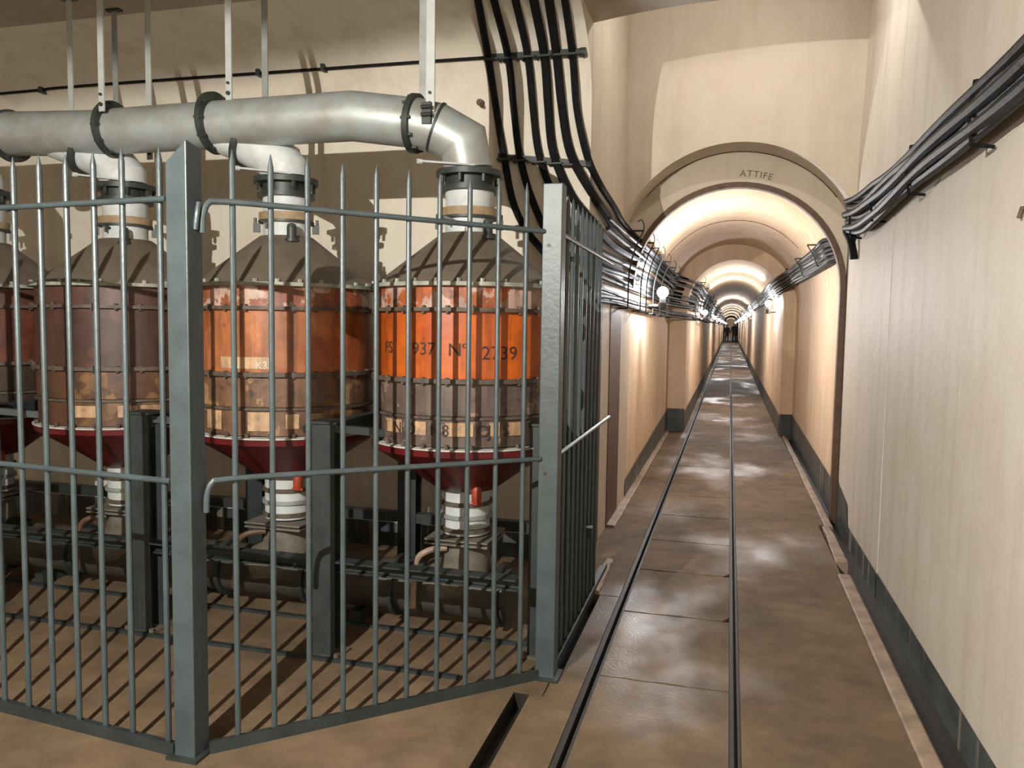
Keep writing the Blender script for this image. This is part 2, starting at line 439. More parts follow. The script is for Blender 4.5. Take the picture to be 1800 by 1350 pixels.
# ---- black skirting bands
m = MB()
m.add([(rx(0, 0)-.006, -4.2, -.1), (rx(0, 0)-.006, 5.09, -.1), (rx(0, 0)-.006, 5.09, .075), (rx(0, 0)-.006, -4.2, .11)], [(0, 1, 2, 3)])
m.add([(XR-.006, 5.09, -.1), (XR-.006, 6.3, -.1), (XR-.006, 6.3, .07), (XR-.006, 5.09, .075)], [(0, 1, 2, 3)])
m.add([(XR-.006, 6.3, -.1), (XR-.006, YA+.36, -.1), (XR-.006, YA+.36, .30), (XR-.006, 6.36, .22), (XR-.006, 6.3, .07)], [(0, 1, 2, 3, 4)])
m.box(XR-0.03, XR-.004, YA+.36, YA+.54, -.1, .34)
m.add([(XR-.008, YA+.5, -.1), (XR-.008, YS, -.1), (XR-.008, YS, .32), (XR-.008, YA+.5, .24)], [(0, 1, 2, 3)])
xi = 0.055+0.675
m.add([(xi, YS-.005, -.1), (XR, YS-.005, -.1), (XR, YS-.005, .32), (xi, YS-.005, .32)], [(0, 1, 2, 3)])
m.add([(xi-.005, YS-.01, -.1), (xi-.005, YE, -.1+zs(YE)), (xi-.005, YE, .3+zs(YE)), (xi-.005, YS-.01, .3)], [(0, 1, 2, 3)])
struct('baseboard_right', m, 'band', smooth=False)
m = MB()
m.add([(XL+.008, YA+.45, -.1), (XL+.008, YS, -.1), (XL+.008, YS, .34), (XL+.008, YA+.45, .17)], [(0, 1, 2, 3)])
xj = 0.055-0.675
m.add([(XL, YS-.005, -.1), (xj, YS-.005, -.1), (xj, YS-.005, .34), (XL, YS-.005, .34)], [(0, 1, 2, 3)])
m.add([(xj+.005, YS-.01, -.1), (xj+.005, YE, -.1+zs(YE)), (xj+.005, YE, .3+zs(YE)), (xj+.005, YS-.01, .3)], [(0, 1, 2, 3)])
struct('baseboard_left', m, 'band', smooth=False)
m = MB(); m.box(-8.6, XL, YB-.008, YB, 0, .17)
struct('baseboard_back', m, 'band', smooth=False)

# ---- kerbs
def kerb(name, segs, label):
    m = MB()
    for (xa, xb, ya, xc, xd, yb, h) in segs:
        n = 14; L = []; 
        for k in range(n+1):
            t = k/n; y = ya+(yb-ya)*t; j = random.uniform(-.004, .004)
            a = xa+(xc-xa)*t+j; b = xb+(xd-xb)*t+j; hh = h+random.uniform(-.002, .002)
            L.append([(a, y, -.09), (a, y, hh-.006), (a+.008, y, hh), (b-.008, y, hh), (b, y, hh-.006), (b, y, -.09)])
        m.loft(L); m.add(L[0], [(0, 1, 2, 3, 4, 5)]); m.add(L[-1], [(0, 1, 2, 3, 4, 5)])
    o = m.build(name, 'kerb', ang=30); tag(o, label, 'kerb'); return o
kerb('gutter_kerb', [(0.70, 0.765, -4.1, 0.70, 0.775, 5.22, .012)], 'long pale concrete gutter kerb on the right, nearest the viewer')
kerb('gutter_kerb', [(0.72, 0.80, 5.5, 0.745, 0.80, 6.5, .012), (0.76, 0.82, 6.5, 0.77, 0.83, 11.95, .01)], 'pale concrete gutter kerb on the right under the arch, beyond the broken gap')
kerb('gutter_kerb', [(-0.745, -0.675, 4.42, -0.735, -0.685, 5.08, .018)], 'short pale kerb piece on the floor at the far end of the cage')
kerb('gutter_kerb', [(-0.875, -0.80, 5.95, -0.87, -0.82, 11.9, .018)], 'long pale kerb along the left wall inside the tunnel')

# ---- rails in their slots
def rail(x0, x1, label):
    m = MB()
    for a, b, zt in ((x0, x0+(x1-x0)*0.42, -0.006), (x0+(x1-x0)*0.72, x1, -0.012)):
        ys = [-4.2, YS, YE]
        rows = [[(a, y, -.07+zs(y)), (a, y, zt+zs(y)), (b, y, zt+zs(y)), (b, y, -.07+zs(y))] for y in ys]
        m.loft(rows); m.add(rows[0], [(0, 1, 2, 3)])
    o = m.build('track_rail', 'rail', smooth=False); tag(o, label, 'rail'); return o
rail(-0.557, -0.503, 'left rail of the narrow track, a dark grooved line sunk in the floor')
rail(0.046, 0.089, 'right rail of the narrow track, a dark line down the middle of the floor')

# ================================================================ FILTER TANKS
def wrap_text(txt, size, R, az0, z, name, mat, parent, spread=None, ext=0.0):
    cu = D.curves.new('t', 'FONT'); cu.body = txt; cu.size = size; cu.resolution_u = 3
    if spread: cu.space_character = spread
    o = D.objects.new('t', cu); COL.objects.link(o)
    dg = bpy.context.evaluated_depsgraph_get()
    me = D.meshes.new_from_object(o.evaluated_get(dg))
    D.objects.remove(o); D.curves.remove(cu)
    vs = []
    for v in me.vertices:
        a = az0 + v.co.x/R
        vs.append((R*math.cos(a), R*math.sin(a), z+v.co.y))
    fs = [tuple(p.vertices) for p in me.polygons]
    D.meshes.remove(me)
    m = MB(); m.add(vs, fs)
    me = D.meshes.new(name); me.from_pydata(vs, [], fs); me.materials.append(MATS[mat])
    ob = D.objects.new(name, me); COL.objects.link(ob); ob.parent = parent
    return ob

RT = 0.445
def ring(m, r, z0, z1, w=0.02, n=56):
    m.lathe([(r, z0), (r+w, z0), (r+w, z1), (r, z1)], n=n, closed=True)
def bolts(m, r, z, k, s=0.010, h=0.012, n=6, ph=0.0):
    for i in range(k):
        a = 2*PI*i/k+ph; c = (r*math.cos(a), r*math.sin(a), z)
        m.cyl(c, (c[0], c[1], z+h), s, n)

def make_tank(x, y, label, pal, az, extras):
    t = thing('filter_tank', label, 'filter tank', (x, y, 0), 'gas filter tanks in a row inside the cage')
    up, mid, lowm = pal
    m = MB(); m.lathe([(RT, 1.595), (RT, 1.70)], n=64); m.build('upper_section', up, t)
    m = MB(); m.lathe([(RT, 1.285), (RT, 1.585)], n=64); m.build('middle_section', mid, t)
    m = MB(); m.lathe([(RT-.004, 0.985), (RT-.004, 1.12), (RT, 1.125), (RT, 1.27)], n=64); m.build('lower_section', lowm, t)
    # hoops
    for z0, z1 in ((1.583, 1.600), (1.268, 1.288), (1.108, 1.120)):
        m = MB(); ring(m, RT-.003, z0, z1, 0.026 if z0 > 1.12 else 0.012)
        if z0 > 1.12:
            bolts(m, RT+.012, z0-.008, 26, 0.009, 0.034)
        m.build('hoop', 'rim_dk', t)
    m = MB(); m.lathe([(RT-.01, 1.695), (RT+.03, 1.695), (RT+.03, 1.712), (RT-.01, 1.716)], n=64, closed=True)
    bolts(m, RT+.012, 1.708, 28, 0.011, 0.02); m.build('top_flange', 'rim', t)
    m = MB(); m.lathe([(RT+.012, 1.712), (RT-.03, 1.745), (0.135, 1.965), (0.125, 1.965)], n=64); m.build('top_cone', 'cone', t)
    # bottom flange, white edge, red hopper
    m = MB(); m.lathe([(RT-.02, .970), (RT+.026, .970), (RT+.026, .976), (RT-.02, .980)], n=64, closed=True)
    m.build('bottom_flange', 'white_edge', t)
    for i in range(26):
        a = 2*PI*i/26; c = (RT+.008)*Vector((math.cos(a), math.sin(a), 0)); m = MB(); m.cyl(c+Vector((0, 0, .975)), c+Vector((0, 0, .998)), .010, 6); m.build('flange_bolt', 'rim_dk', t)
    m = MB(); m.lathe([(RT+.02, .967), (RT+.018, .94), (RT-.02, .915), (0.30, .835), (0.21, .77), (0.15, .725), (0.13, .72)], n=64)
    hp = m.build('bottom_hopper', 'redcone', t)
    # upper neck with shut-off plate and clamps
    m = MB(); m.lathe([(.115, 1.955), (.115, 2.125), (.118, 2.13), (.118, 2.19), (.105, 2.19)], n=32); m.build('upper_neck', 'neck', t)
    m = MB(); m.lathe([(.115, 2.045), (.136, 2.045), (.138, 2.085), (.115, 2.085)], n=32, closed=True); m.build('neck_collar', 'collar', t)
    m = MB(); ring(m, .118, 2.035, 2.046, 0.022, 32)
    for a in (az+1.5, az-1.6):
        c = Vector((math.cos(a), math.sin(a), 0))
        m.obox(c*.13+Vector((0, 0, 2.01)), c*.165+Vector((0, 0, 2.01)), .02, .045)
        m.cyl(c*.155+Vector((0, 0, 1.99)), c*.155+Vector((0, 0, 2.06)), .008, 8)
    m.build('neck_clamp', 'steel_dk', t)
    m = MB(); ring(m, .10, 2.165, 2.185, .045, 32); ring(m, .10, 2.235, 2.262, .062, 36); m.lathe([(.118, 2.18), (.118, 2.27)], n=32)
    bolts(m, .145, 2.20, 8, .009, .06)
    dv = m.build('shutoff_valve', 'steel_dk', t)
    m = MB()
    d1 = Vector((math.cos(az-1.35), math.sin(az-1.35), 0)); d2 = Vector((-d1.y, d1.x, 0))
    c0 = Vector((0, 0, 2.272)) + Vector((math.cos(az), math.sin(az), 0))*.13
    m.obox(c0-d1*.02, c0+d1*.24, .028, .009); m.cyl(c0+d1*.225, c0+d1*.25, .012, 8)
    m.build('slide_handle', 'hanger', dv)
    # green vent plug on the cone and little tap on the neck
    a = az+extras.get('plug', .15); c = Vector((math.cos(a)*.165, math.sin(a)*.165, 0))
    m = MB(); m.cyl(c+Vector((0, 0, 1.93)), c+Vector((0, 0, 2.0)), .024, 14); m.lathe([(.024, 0), (.02, .016), (.008, .022)], c+Vector((0, 0, 2.0)), 14)
    m.lathe([(.034, 0), (.034, .014), (.02, .016)], c+Vector((0, 0, 1.93)), 14)
    m.build('vent_plug', 'steel_dk', t)
    a = az-.75; c = Vector((math.cos(a), math.sin(a), 0))
    m = MB(); m.cyl(c*.11+Vector((0, 0, 2.02)), c*.145+Vector((0, 0, 2.02)), .008, 8); m.obox(c*.143+Vector((-.025, 0, 2.035)), c*.143+Vector((.02, 0, 2.02)), .008, .012); m.cyl(c*.143+Vector((0, 0, 1.995)), c*.143+Vector((0, 0, 2.025)), .007, 8)
    m.build('sample_tap', 'steel_dk', t)
    # lower neck, clamps, slide plate, foot elbow
    m = MB(); m.lathe([(.118, .50), (.118, .74), (.10, .75)], n=32); m.build('lower_neck', 'neck', t)
    for zc in (.525, .59, .655):
        m = MB(); ring(m, .116, zc-.009, zc+.009, .016, 32)
        m.build('lower_clamp', 'rim_dk' if zc != .59 else 'pipe', t)
    m = MB()
    m.box(-.16, .16, -.16, .16, .462, .47); m.box(-.16, .16, -.16, .16, .482, .49); m.box(-.12, .12, -.13, .13, .47, .482)
    m.build('slide_plate', 'dirty', t)
    m = MB(); m.tube([(0, 0, .462), (0, 0, .34), (-.05, 0, .25), (-.16, 0, .22)], .12, 22, True, [.115, .13, .13, .12]); m.build('foot_elbow', 'dirty', t)
    # red drain tap under the hopper
    a = az+.28; c = Vector((math.cos(a)*.175, math.sin(a)*.175, 0))
    m = MB(); m.lathe([(.016, 0), (.024, .02), (.024, .075), (.018, .095)], c+Vector((0, 0, .668)), 14); m.cyl(c+Vector((-.03, 0, .675)), c+Vector((.03, 0, .672)), .008, 8)
    m.build('drain_tap', 'redknob', t)
    m = MB(); q = Vector((-.20, -.17, 0)); m.tube(crom([Vector((-.06, -.12, .44)), Vector((-.14, -.17, .43)), q+Vector((0, 0, .36)), q+Vector((-.015, 0, .14))]), .015, 8)
    m.build('drain_pipe', 'frame_brown' if not extras.get('pale') else 'kerb', t)
    # yellow label patches round the bottom section
    for (a0, a1, z0, z1) in extras.get('labels', []):
        k = 8; r = RT+.0015
        rows = [[(r*math.cos(az+a0+(a1-a0)*i/k), r*math.sin(az+a0+(a1-a0)*i/k), z) for i in range(k+1)] for z in (z0, z1)]
        m = MB(); m.loft(rows); m.build('yellow_label', 'yellow', t)
    for (txt, s, a0, z) in extras.get('text', []):
        wrap_text(txt, s, RT+.003, az+a0, z, 'stencilled_lettering', extras.get('tm', 'ink'), t)
    return t

def az_of(x, y): return math.atan2(-y, -x)
PAL = [
 (m_peel('tank_one_upper', (0.85, 0.20, 0.04), (0.92, 0.60, 0.48), (0.13, 0.06, 0.04), .50, 7, 1.0, .60),
  m_peel('tank_one_middle', (1.0, 0.20, 0.012), (0.85, 0.14, 0.012), (0.42, 0.065, 0.015), .62, 3, 2.0, .74, .4),
  m_peel('tank_one_lower', (0.27, 0.19, 0.155), (0.56, 0.36, 0.27), (0.10, 0.06, 0.05), .60, 8, 3.0, .60)),
 (m_peel('tank_two_upper', (0.62, 0.19, 0.08), (0.95, 0.66, 0.52), (0.20, 0.06, 0.04), .50, 7, 4.5, .60),
  m_peel('tank_two_middle', (0.80, 0.27, 0.09), (0.62, 0.17, 0.045), (0.32, 0.11, 0.05), .54, 4, 5.0, .66),
  m_peel('tank_two_lower', (0.36, 0.18, 0.10), (0.62, 0.36, 0.17), (0.14, 0.07, 0.04), .58, 7, 6.0, .60)),
 (m_peel('tank_three_upper', (0.17, 0.065, 0.045), (0.22, 0.09, 0.07), (0.07, 0.04, 0.03), .60, 7, 7.0, .62),
  m_peel('tank_three_middle', (0.13, 0.05, 0.032), (0.19, 0.06, 0.035), (0.06, 0.035, 0.025), .60, 5, 8.0, .66),
  m_peel('tank_three_lower', (0.20, 0.085, 0.04), (0.36, 0.18, 0.07), (0.10, 0.05, 0.03), .56, 6, 9.0, .60)),
 (m_peel('tank_four_upper', (0.22, 0.085, 0.05), (0.25, 0.11, 0.07), (0.10, 0.05, 0.03), .60, 7, 10.0, .62),
  m_peel('tank_four_middle', (0.30, 0.08, 0.035), (0.20, 0.07, 0.04), (0.10, 0.045, 0.03), .58, 5, 11.0, .66),
  m_peel('tank_four_lower', (0.10, 0.06, 0.04), (0.13, 0.08, 0.05), (0.06, 0.04, 0.03), .60, 6, 12.0, .60)),
]
TX = [-1.24, -2.24, -3.24, -4.24]; TY = 3.70
LZ = [(-1.02, -.90), (-.60, -.46), (-.27, -.08), (.10, .20), (.33, .48)]
tl = [(a, b, 1.015+.02, 1.095) for a, b in [(-1.0, -.72), (-.56, -.42), (-.22, .06), (.22, .33), (.42, .62)]]
make_tank(TX[0], TY, 'bright orange filter tank with black stencilled number, nearest the tunnel', PAL[0], az_of(TX[0], TY),
  dict(plug=.55, pale=True, labels=tl,
    text=[('FS', .075, -1.02, 1.395), ('1937', .08, -.68, 1.392), ('N\u00ba', .08, -.20, 1.39), ('2739', .085, .13, 1.375),
          ('I', .075, -1.0, 1.035), ('N', .075, -.85, 1.035), ('D', .075, -.66, 1.035), ('I', .075, -.38, 1.035), ('8', .075, -.26, 1.035), ('O', .075, .09, 1.035), ('J', .075, .20, 1.035), ('S', .075, .36, 1.035)]))
make_tank(TX[1], TY, 'faded orange-brown filter tank with peeling pale upper band, between bright orange and dark brown tanks', PAL[1], az_of(TX[1], TY),
  dict(plug=.15, labels=[(-1.0, -.75, 1.01, 1.10), (-.42, -.16, 1.01, 1.10), (-.02, .12, 1.02, 1.09), (.22, .40, 1.02, 1.09), (-.75, -.15, 1.305, 1.36)],
    tm='white_edge', text=[('A', .075, -.62, 1.305), ('K33', .05, -.33, 1.305)]))
make_tank(TX[2], TY, 'dark rust-brown filter tank left of the near gate post', PAL[2], az_of(TX[2], TY),
  dict(plug=-.05, labels=[(-.62, -.30, 1.03, 1.09), (-.12, .08, 1.03, 1.09), (.12, .38, 1.03, 1.09)]))
make_tank(TX[3], TY, 'reddish brown filter tank partly cut off at the left edge', PAL[3], az_of(TX[3], TY), dict(plug=0))

# ---- support frame under the tanks
t = thing('tank_support_frame', 'grey-green steel support frame with I-section legs and long low beam under the filter tanks', 'support frame', (-2.7, 3.7, 0))
LX = [-0.80, -1.744, -2.734, -3.73, -4.74]
for x in LX:
    for y, s in ((3.22 if x < -1 else 3.50, -1), (4.18, 1)):
        m = MB(); X = x+2.7; Yc = y-3.7
        m.box(X-.055, X+.055, Yc-.048, Yc-.040, .012, 1.075); m.box(X-.055, X+.055, Yc+.040, Yc+.048, .012, 1.075); m.box(X-.004, X+.004, Yc-.04, Yc+.04, .012, 1.075)
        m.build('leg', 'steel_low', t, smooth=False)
        m = MB(); m.box(X-.08, X+.08, Yc-.07, Yc+.07, 0, .012); 
        for sx in (-.07, .07): m.cyl((X+sx, Yc-.06, .014), (X+sx, Yc-.06, .03), .012, 6)
        m.build('base_plate', 'cone', t, smooth=False)
    m = MB(); X = x+2.7
    f0 = -.52 if x < -1 else -.24
    m.obox((X, f0, 1.04), (X, .52, 1.04), .06, .07); m.box(X-.07, X+.07, f0-.02, f0+.12, 1.075, 1.085)
    m.build('cross_beam', 'steel_low', t, smooth=False)
    for sx in (-1, 1):
        if x == LX[0]: continue
        m = MB(); m.obox((X, -.46, 1.05), (X+sx*.27, -.26, 1.005), .05, .035); m.build('bracket', 'steel_low', t, smooth=False)
m = MB(); m.box(-2.35, 1.86, -.53, -.455, .443, .45); m.box(-2.35, 1.86, -.462, -.455, .395, .443); m.box(-2.35, 1.86, -.49, -.455, .388, .395)
m.build('long_beam', 'steel_low', t, smooth=False)
for ya in (-.555, -.125):
    m = MB(); m.box(-2.6, 1.62 if ya < -.3 else 1.9, ya-.014, ya+.014, .0, .014); m.build('floor_strip', 'steel_low', t, smooth=False)
m = MB(); m.box(-2.35, 2.02, .44, .50, .395, .45); m.build('long_beam', 'steel_low', t, smooth=False)

# ---- low collector duct under the tanks
m = MB(); m.cyl((-5.6, 3.72, .185), (-0.95, 3.72, .185), .13, 28)
t = thing('collector_duct', 'dark grey horizontal collector duct lying low under the filter tanks', 'duct', (-3, 3.72, 0))
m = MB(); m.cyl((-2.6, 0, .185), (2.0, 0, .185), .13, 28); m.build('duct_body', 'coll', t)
for X in (-2.1, -1.6, -1.1, -.6, -.1, .4, .9, 1.4, 1.95):
    m = MB(); m.tube([(X-.012, 0, .185), (X+.012, 0, .185)], .155, 28); m.build('duct_flange', 'steel_dk', t)
for X in (-1.8, -.8, .2, 1.2):
    m = MB(); m.box(X-.03, X+.03, -.12, .12, 0, .06); m.build('duct_foot', 'steel_dk', t, smooth=False)

# ---- overhead main duct
t = thing('overhead_duct', 'large silver-grey overhead air duct with mitred bend, running above the tanks', 'duct', (-2.5, 3.6, 0))
def L(p): return (p[0]+2.5, p[1]-3.6, p[2])
RP = .118
m = MB()
path = [(-5.6, 3.6, 2.55), (-4.05, 3.6, 2.55), (-3.86, 3.58, 2.545), (-3.35, 3.6, 2.53), (-1.815, 3.6, 2.535), (-1.50, 3.64, 2.495), (-1.395, 3.66, 2.47), (-1.27, 3.69, 2.40), (-1.245, 3.70, 2.27)]
m.tube([L(p) for p in path], RP, 64, True, [RP]*7+[.117, .115])
m.build('duct_body', 'pipe', t, ang=7)
for X, r, tilt in ((-3.90, .142, 0), (-3.215, .148, 0), (-2.585, .155, 0), (-1.50, .140, .12)):
    m = MB(); zc = 2.54 if X < -1.6 else 2.492; yc = 3.6 if X < -1.6 else 3.64
    m.tube([L((X-.014, yc-.00, zc+.014*tilt)), L((X+.014, yc, zc-.014*tilt))], r, 40)
    for k in range(10):
        a = 2*PI*k/10; m.cyl(L((X-.024, yc+math.cos(a)*(r-.013), zc+math.sin(a)*(r-.013))), L((X+.024, yc+math.cos(a)*(r-.013), zc+math.sin(a)*(r-.013))), .008, 6)
    m.build('duct_flange', 'steel_dk', t)
m = MB(); m.tube([L((-1.403, 3.655, 2.475)), L((-1.393, 3.658, 2.471))], RP+.004, 40); m.build('weld_band', 'steel_dk', t)
m = MB(); m.obox(L((-1.40, 3.535, 2.56)), L((-1.40, 3.535, 2.46)), .045, .02); m.cyl(L((-1.42, 3.515, 2.535)), L((-1.37, 3.515, 2.535)), .009, 8); m.cyl(L((-1.42, 3.515, 2.50)), L((-1.37, 3.515, 2.50)), .009, 8)
m.build('strap_clamp', 'steel_dk', t)
for X in TX[1:]:
    m = MB(); m.tube([L((X, 3.70, 2.265)), L((X-.005, 3.70, 2.31)), L((X-.07, 3.70, 2.385)), L((X-.22, 3.66, 2.46)), L((X-.40, 3.61, 2.52))], .112, 56, True, [.115, .117, .115, .112, .10])
    m.build('branch_elbow', 'neck', t, ang=9)
    m = MB(); a = Vector(L((X-.20, 3.665, 2.45))); b = Vector(L((X-.225, 3.66, 2.46))); m.tube([a, b], .142, 30); m.build('branch_flange', 'steel_dk', t)

# ---- hanger straps
HG = [(-3.17, 3.47, 2.60, .034, 'white', 'pale flat hanger strap bolted to the duct flange left of the near gate post'),
      (-2.47, 3.55, 2.635, .034, 'white', 'pale flat hanger strap behind the middle duct flange above the faded orange tank'),
      (-1.388, 3.55, 2.52, .042, 'white', 'pale hanger strap clamped on the duct bend above the bright orange tank'),
      (-1.50, 3.78, 2.50, .075, 'grey', 'wide grey hanger strap standing just behind the pale one at the duct bend'),
      (-3.80, 3.92, 2.45, .034, 'white', 'leftmost pale hanger strap, reaching down behind the duct'),
      (-3.255, 3.92, 2.45, .036, 'white', 'pale hanger strap behind the duct between the left and middle flanges'),
      (-2.50, 3.92, 2.45, .036, 'grey', 'greyish hanger strap behind the duct right of the middle flange'),
      (-3.66, 4.12, 2.45, .034, 'grey', 'dim grey hanger strap behind the left duct flange')]
for x, y, z0, w, c, lab in HG:
    zt = 3.4
    if y > YB-.75: zt = 2.9+.5*math.sqrt(max(0, 1-((y-(YB-.75))/.75)**2))
    t = thing('duct_hanger', lab, 'hanger strap', (x, y, z0), 'flat straps holding up the duct')
    m = MB(); m.box(-w/2, w/2, -.004, .004, 0, zt-z0); m.build('strap', 'hanger' if c == 'white' else 'pipe', t, smooth=False)
    m = MB(); m.box(-w/2-.03, w/2+.03, -.02, .02, zt-z0-.012, zt-z0); m.build('ceiling_plate', 'steel_dk', t, smooth=False)
    if c == 'white':
        m = MB(); m.cyl((0, -.014, .035), (0, .014, .035), .011, 6); m.cyl((0, -.014, .085), (0, .014, .085), .008, 6); m.build('bolt', 'steel_dk', t)

# ================================================================ CAGE
def post(x, y, w, h, mitre, label):
    t = thing('steel_post', label, 'post', (x, y, 0)); a = w/2
    m = MB(); zt = [h+d for d in mitre]
    vs = [(-a,-a,0),(a,-a,0),(a,a,0),(-a,a,0),(-a,-a,zt[0]),(a,-a,zt[1]),(a,a,zt[2]),(-a,a,zt[3])]
    m.add(vs, [(3,2,1,0),(4,5,6,7),(0,1,5,4),(1,2,6,5),(2,3,7,6),(3,0,4,7)])
    o = m.build('post_tube', 'steel', t, smooth=False)
    bv = o.modifiers.new('b', 'BEVEL'); bv.width = .004; bv.segments = 2
    m = MB(); m.box(-a-.02, a+.02, -a-.02, a+.02, 0, .012); m.build('foot_plate', 'steel_dk', t, smooth=False)
    return t
p1 = post(-1.782, 2.305, .082, 2.10, (-.055, .02, .0, -.08), 'near square grey-green steel gate post with slanted top, in the left foreground')
m = MB(); m.tube(crom([(.043, .0, 1.83), (.05, .0, 1.88), (.05, .01, 1.92)]), .009, 8); m.build('hinge_pin', 'steel', p1)
p2 = post(-0.725, 3.285, .084, 2.115, (0, 0, 0, 0), 'square grey-green steel corner post of the cage beside the track')
for z in (1.86, .90):
    m = MB(); m.cyl((-.012, -.044, z), (-.012, -.041, z), .008, 12); m.build('bolt_hole', 'black', p2)

def bar(m, x, z0, z1, r=.0105):
    m.tube([(x, 0, z0), (x, 0, z1-.045), (x, 0, z1)], r, 10, True, [r, r, .0015])
def panel(a, b, xs, label, ztop=2.11, rails=(1.93, .975), curl=False, name='fence_panel'):
    a, b = Vector(a), Vector(b); Lh = (b-a).length; rz = math.atan2((b-a).y, (b-a).x)
    t = thing(name, label, 'fence panel', (a.x, a.y, 0), 'barred panels of the cage', rz)
    for x in xs:
        m = MB(); bar(m, x, .03, ztop+random.uniform(-.004, .004)); m.build('bar', 'steel', t)
    for z in rails:
        m = MB()
        if curl: P = crom([(.0, 0, z-.11), (.003, 0, z-.05), (.02, 0, z-.008), (.06, 0, z), (.3, 0, z), (Lh, 0, z-.012)], 5)
        else: P = [(0, 0, z), (Lh, 0, z)]
        P = [Vector(p)+Vector((0, -.014, 0)) for p in P]
        m.tube(P, .0105, 10); m.build('rail', 'steel', t)
    m = MB(); m.box(0.0, Lh, -.02, .02, .022, .030); m.box(0.0, Lh, -.024, -.018, .0, .045); m.build('bottom_rail', 'steel_low', t, smooth=False)
    return t
panel((-3.62, 2.455), (-1.83, 2.293), [.03+.13*k for k in range(13)]+[1.755], 'barred fence panel left of the near gate post')
Rl = math.hypot(-.765+1.745, 3.255-2.325)
panel((-1.735, 2.335), (-.768, 3.252), [.099+.1285*k for k in range(10)], 'barred gate panel between the near gate post and the corner post', curl=True)
t3 = panel((-.715, 3.33), (-.722, 4.88), [.07+.122*k for k in range(9)]+[1.16], 'barred side panel running along the track from the corner post toward the wall', rails=(1.915, .97))

# ================================================================ CABLES
ORD = ['first', 'second', 'third', 'fourth', 'fifth', 'sixth', 'seventh', 'eighth', 'ninth', 'tenth', 'eleventh', 'twelfth', 'thirteenth', 'fourteenth', 'fifteenth', 'sixteenth', 'seventeenth', 'eighteenth']
def cable(pts, r, label, group, sub=6, name='cable', n=8, mat='cable'):
    m = MB(); P = crom(pts, sub)
    m.tube(P, r, n, True); o = m.build(name, mat, origin=tuple(P[0])); tag(o, label, 'cable', group); return o
def tx(z, side, y):       # cable position against the tunnel wall
    if y < YS: w, zc, cx = .852, 1.87, AC
    else: w, zc, cx = .638, 1.86, .055
    h = max(0, z-zc); return cx + side*math.sqrt(max(.01, w*w-h*h))
CB = [
[[-1.408,4.263,3.396],[-1.445,4.422,3.37],[-1.495,4.79,3.178],[-1.477,4.915,2.901],[-1.424,4.916,2.616],[-1.344,4.915,2.275],[-1.192,4.915,2.041],[-0.986,4.915,1.90]],
[[-1.328,4.279,3.394],[-1.354,4.435,3.367],[-1.369,4.797,3.171],[-1.361,4.915,2.895],[-1.32,4.916,2.611],[-1.234,4.916,2.326],[-1.081,4.915,2.039],[-0.9,4.915,1.94]],
[[-1.211,4.3,3.392],[-1.232,4.451,3.362],[-1.245,4.803,3.164],[-1.236,4.916,2.888],[-1.194,4.916,2.606],[-1.098,4.916,2.357],[-0.956,4.916,2.125],[-0.835,5.072,2.02]],
[[-1.107,4.319,3.39],[-1.129,4.466,3.358],[-1.142,4.808,3.158],[-1.137,4.915,2.882],[-1.099,4.915,2.602],[-0.978,4.916,2.336],[-0.84,4.94,2.17],[-0.835,5.83,2.12]],
[[-1.021,4.334,3.387],[-1.043,4.478,3.355],[-1.066,4.812,3.153],[-1.05,4.916,2.877],[-0.991,4.915,2.597],[-0.861,4.915,2.367],[-0.835,5.461,2.284],[-0.835,6.177,2.22]],
[[-0.939,4.348,3.385],[-0.954,4.489,3.351],[-0.969,4.817,3.148],[-0.957,4.915,2.871],[-0.891,4.915,2.593],[-0.835,5.052,2.442],[-0.835,5.772,2.39],[-0.835,6.4,2.34]],
]
ordn = ['leftmost', 'second from the left', 'third from the left', 'fourth from the left', 'second from the right', 'rightmost']
YT = [7.3, 8.4, 9.6, 10.8, 11.7, 12.6, 15, 18, 22, 27, 34, 44, 60, 80, 108]
for i, c in enumerate(CB):
    P = [tuple(p) for p in c]; zt = [1.92, 1.985, 2.05, 2.12, 2.19, 2.26][i]
    for j, y in enumerate(YT):
        z = zt + random.uniform(-.012, .012) + (zs(y)) - (.03 if y > YS else 0)
        s = -1; P.append((tx(z-zs(y), s, y), y, z))
    cable(P, .027 if i in (3, 4) else .023, 'black cable, %s of the six sweeping down the wall into the tunnel' % ordn[i], 'black cables sweeping down the wall into the tunnel', 5)
CBX = [(-1.075, 4.33), ]
# extra run of thinner cables along the left tunnel wall only
lowz = [1.70, 1.735, 1.775, 1.855, 1.89, 1.955, 2.02, 2.155, 2.225]
for i, z0 in enumerate(lowz):
    P = [(-.70-.03*i if z0 < 1.8 else -.835, 4.985+.004*i, z0+.02)] if False else []
    y = 5.02 + .03*(i % 3)
    while y < 106:
        z = z0 + random.uniform(-.010, .010) + zs(y) - (.03 if y > YS else 0)
        off = .018*(i % 2)
        w = tx(z-zs(y), -1, y)+off
        P.append((w, y, z)); y += 1.0 if y < 14 else (3 if y < 30 else 8)
    cable(P, .012 + .004*(i % 2), 'thin black cable along the left tunnel wall, %s counting up from the lowest' % ORD[i], 'thin cables along the left tunnel wall', 4, n=6)
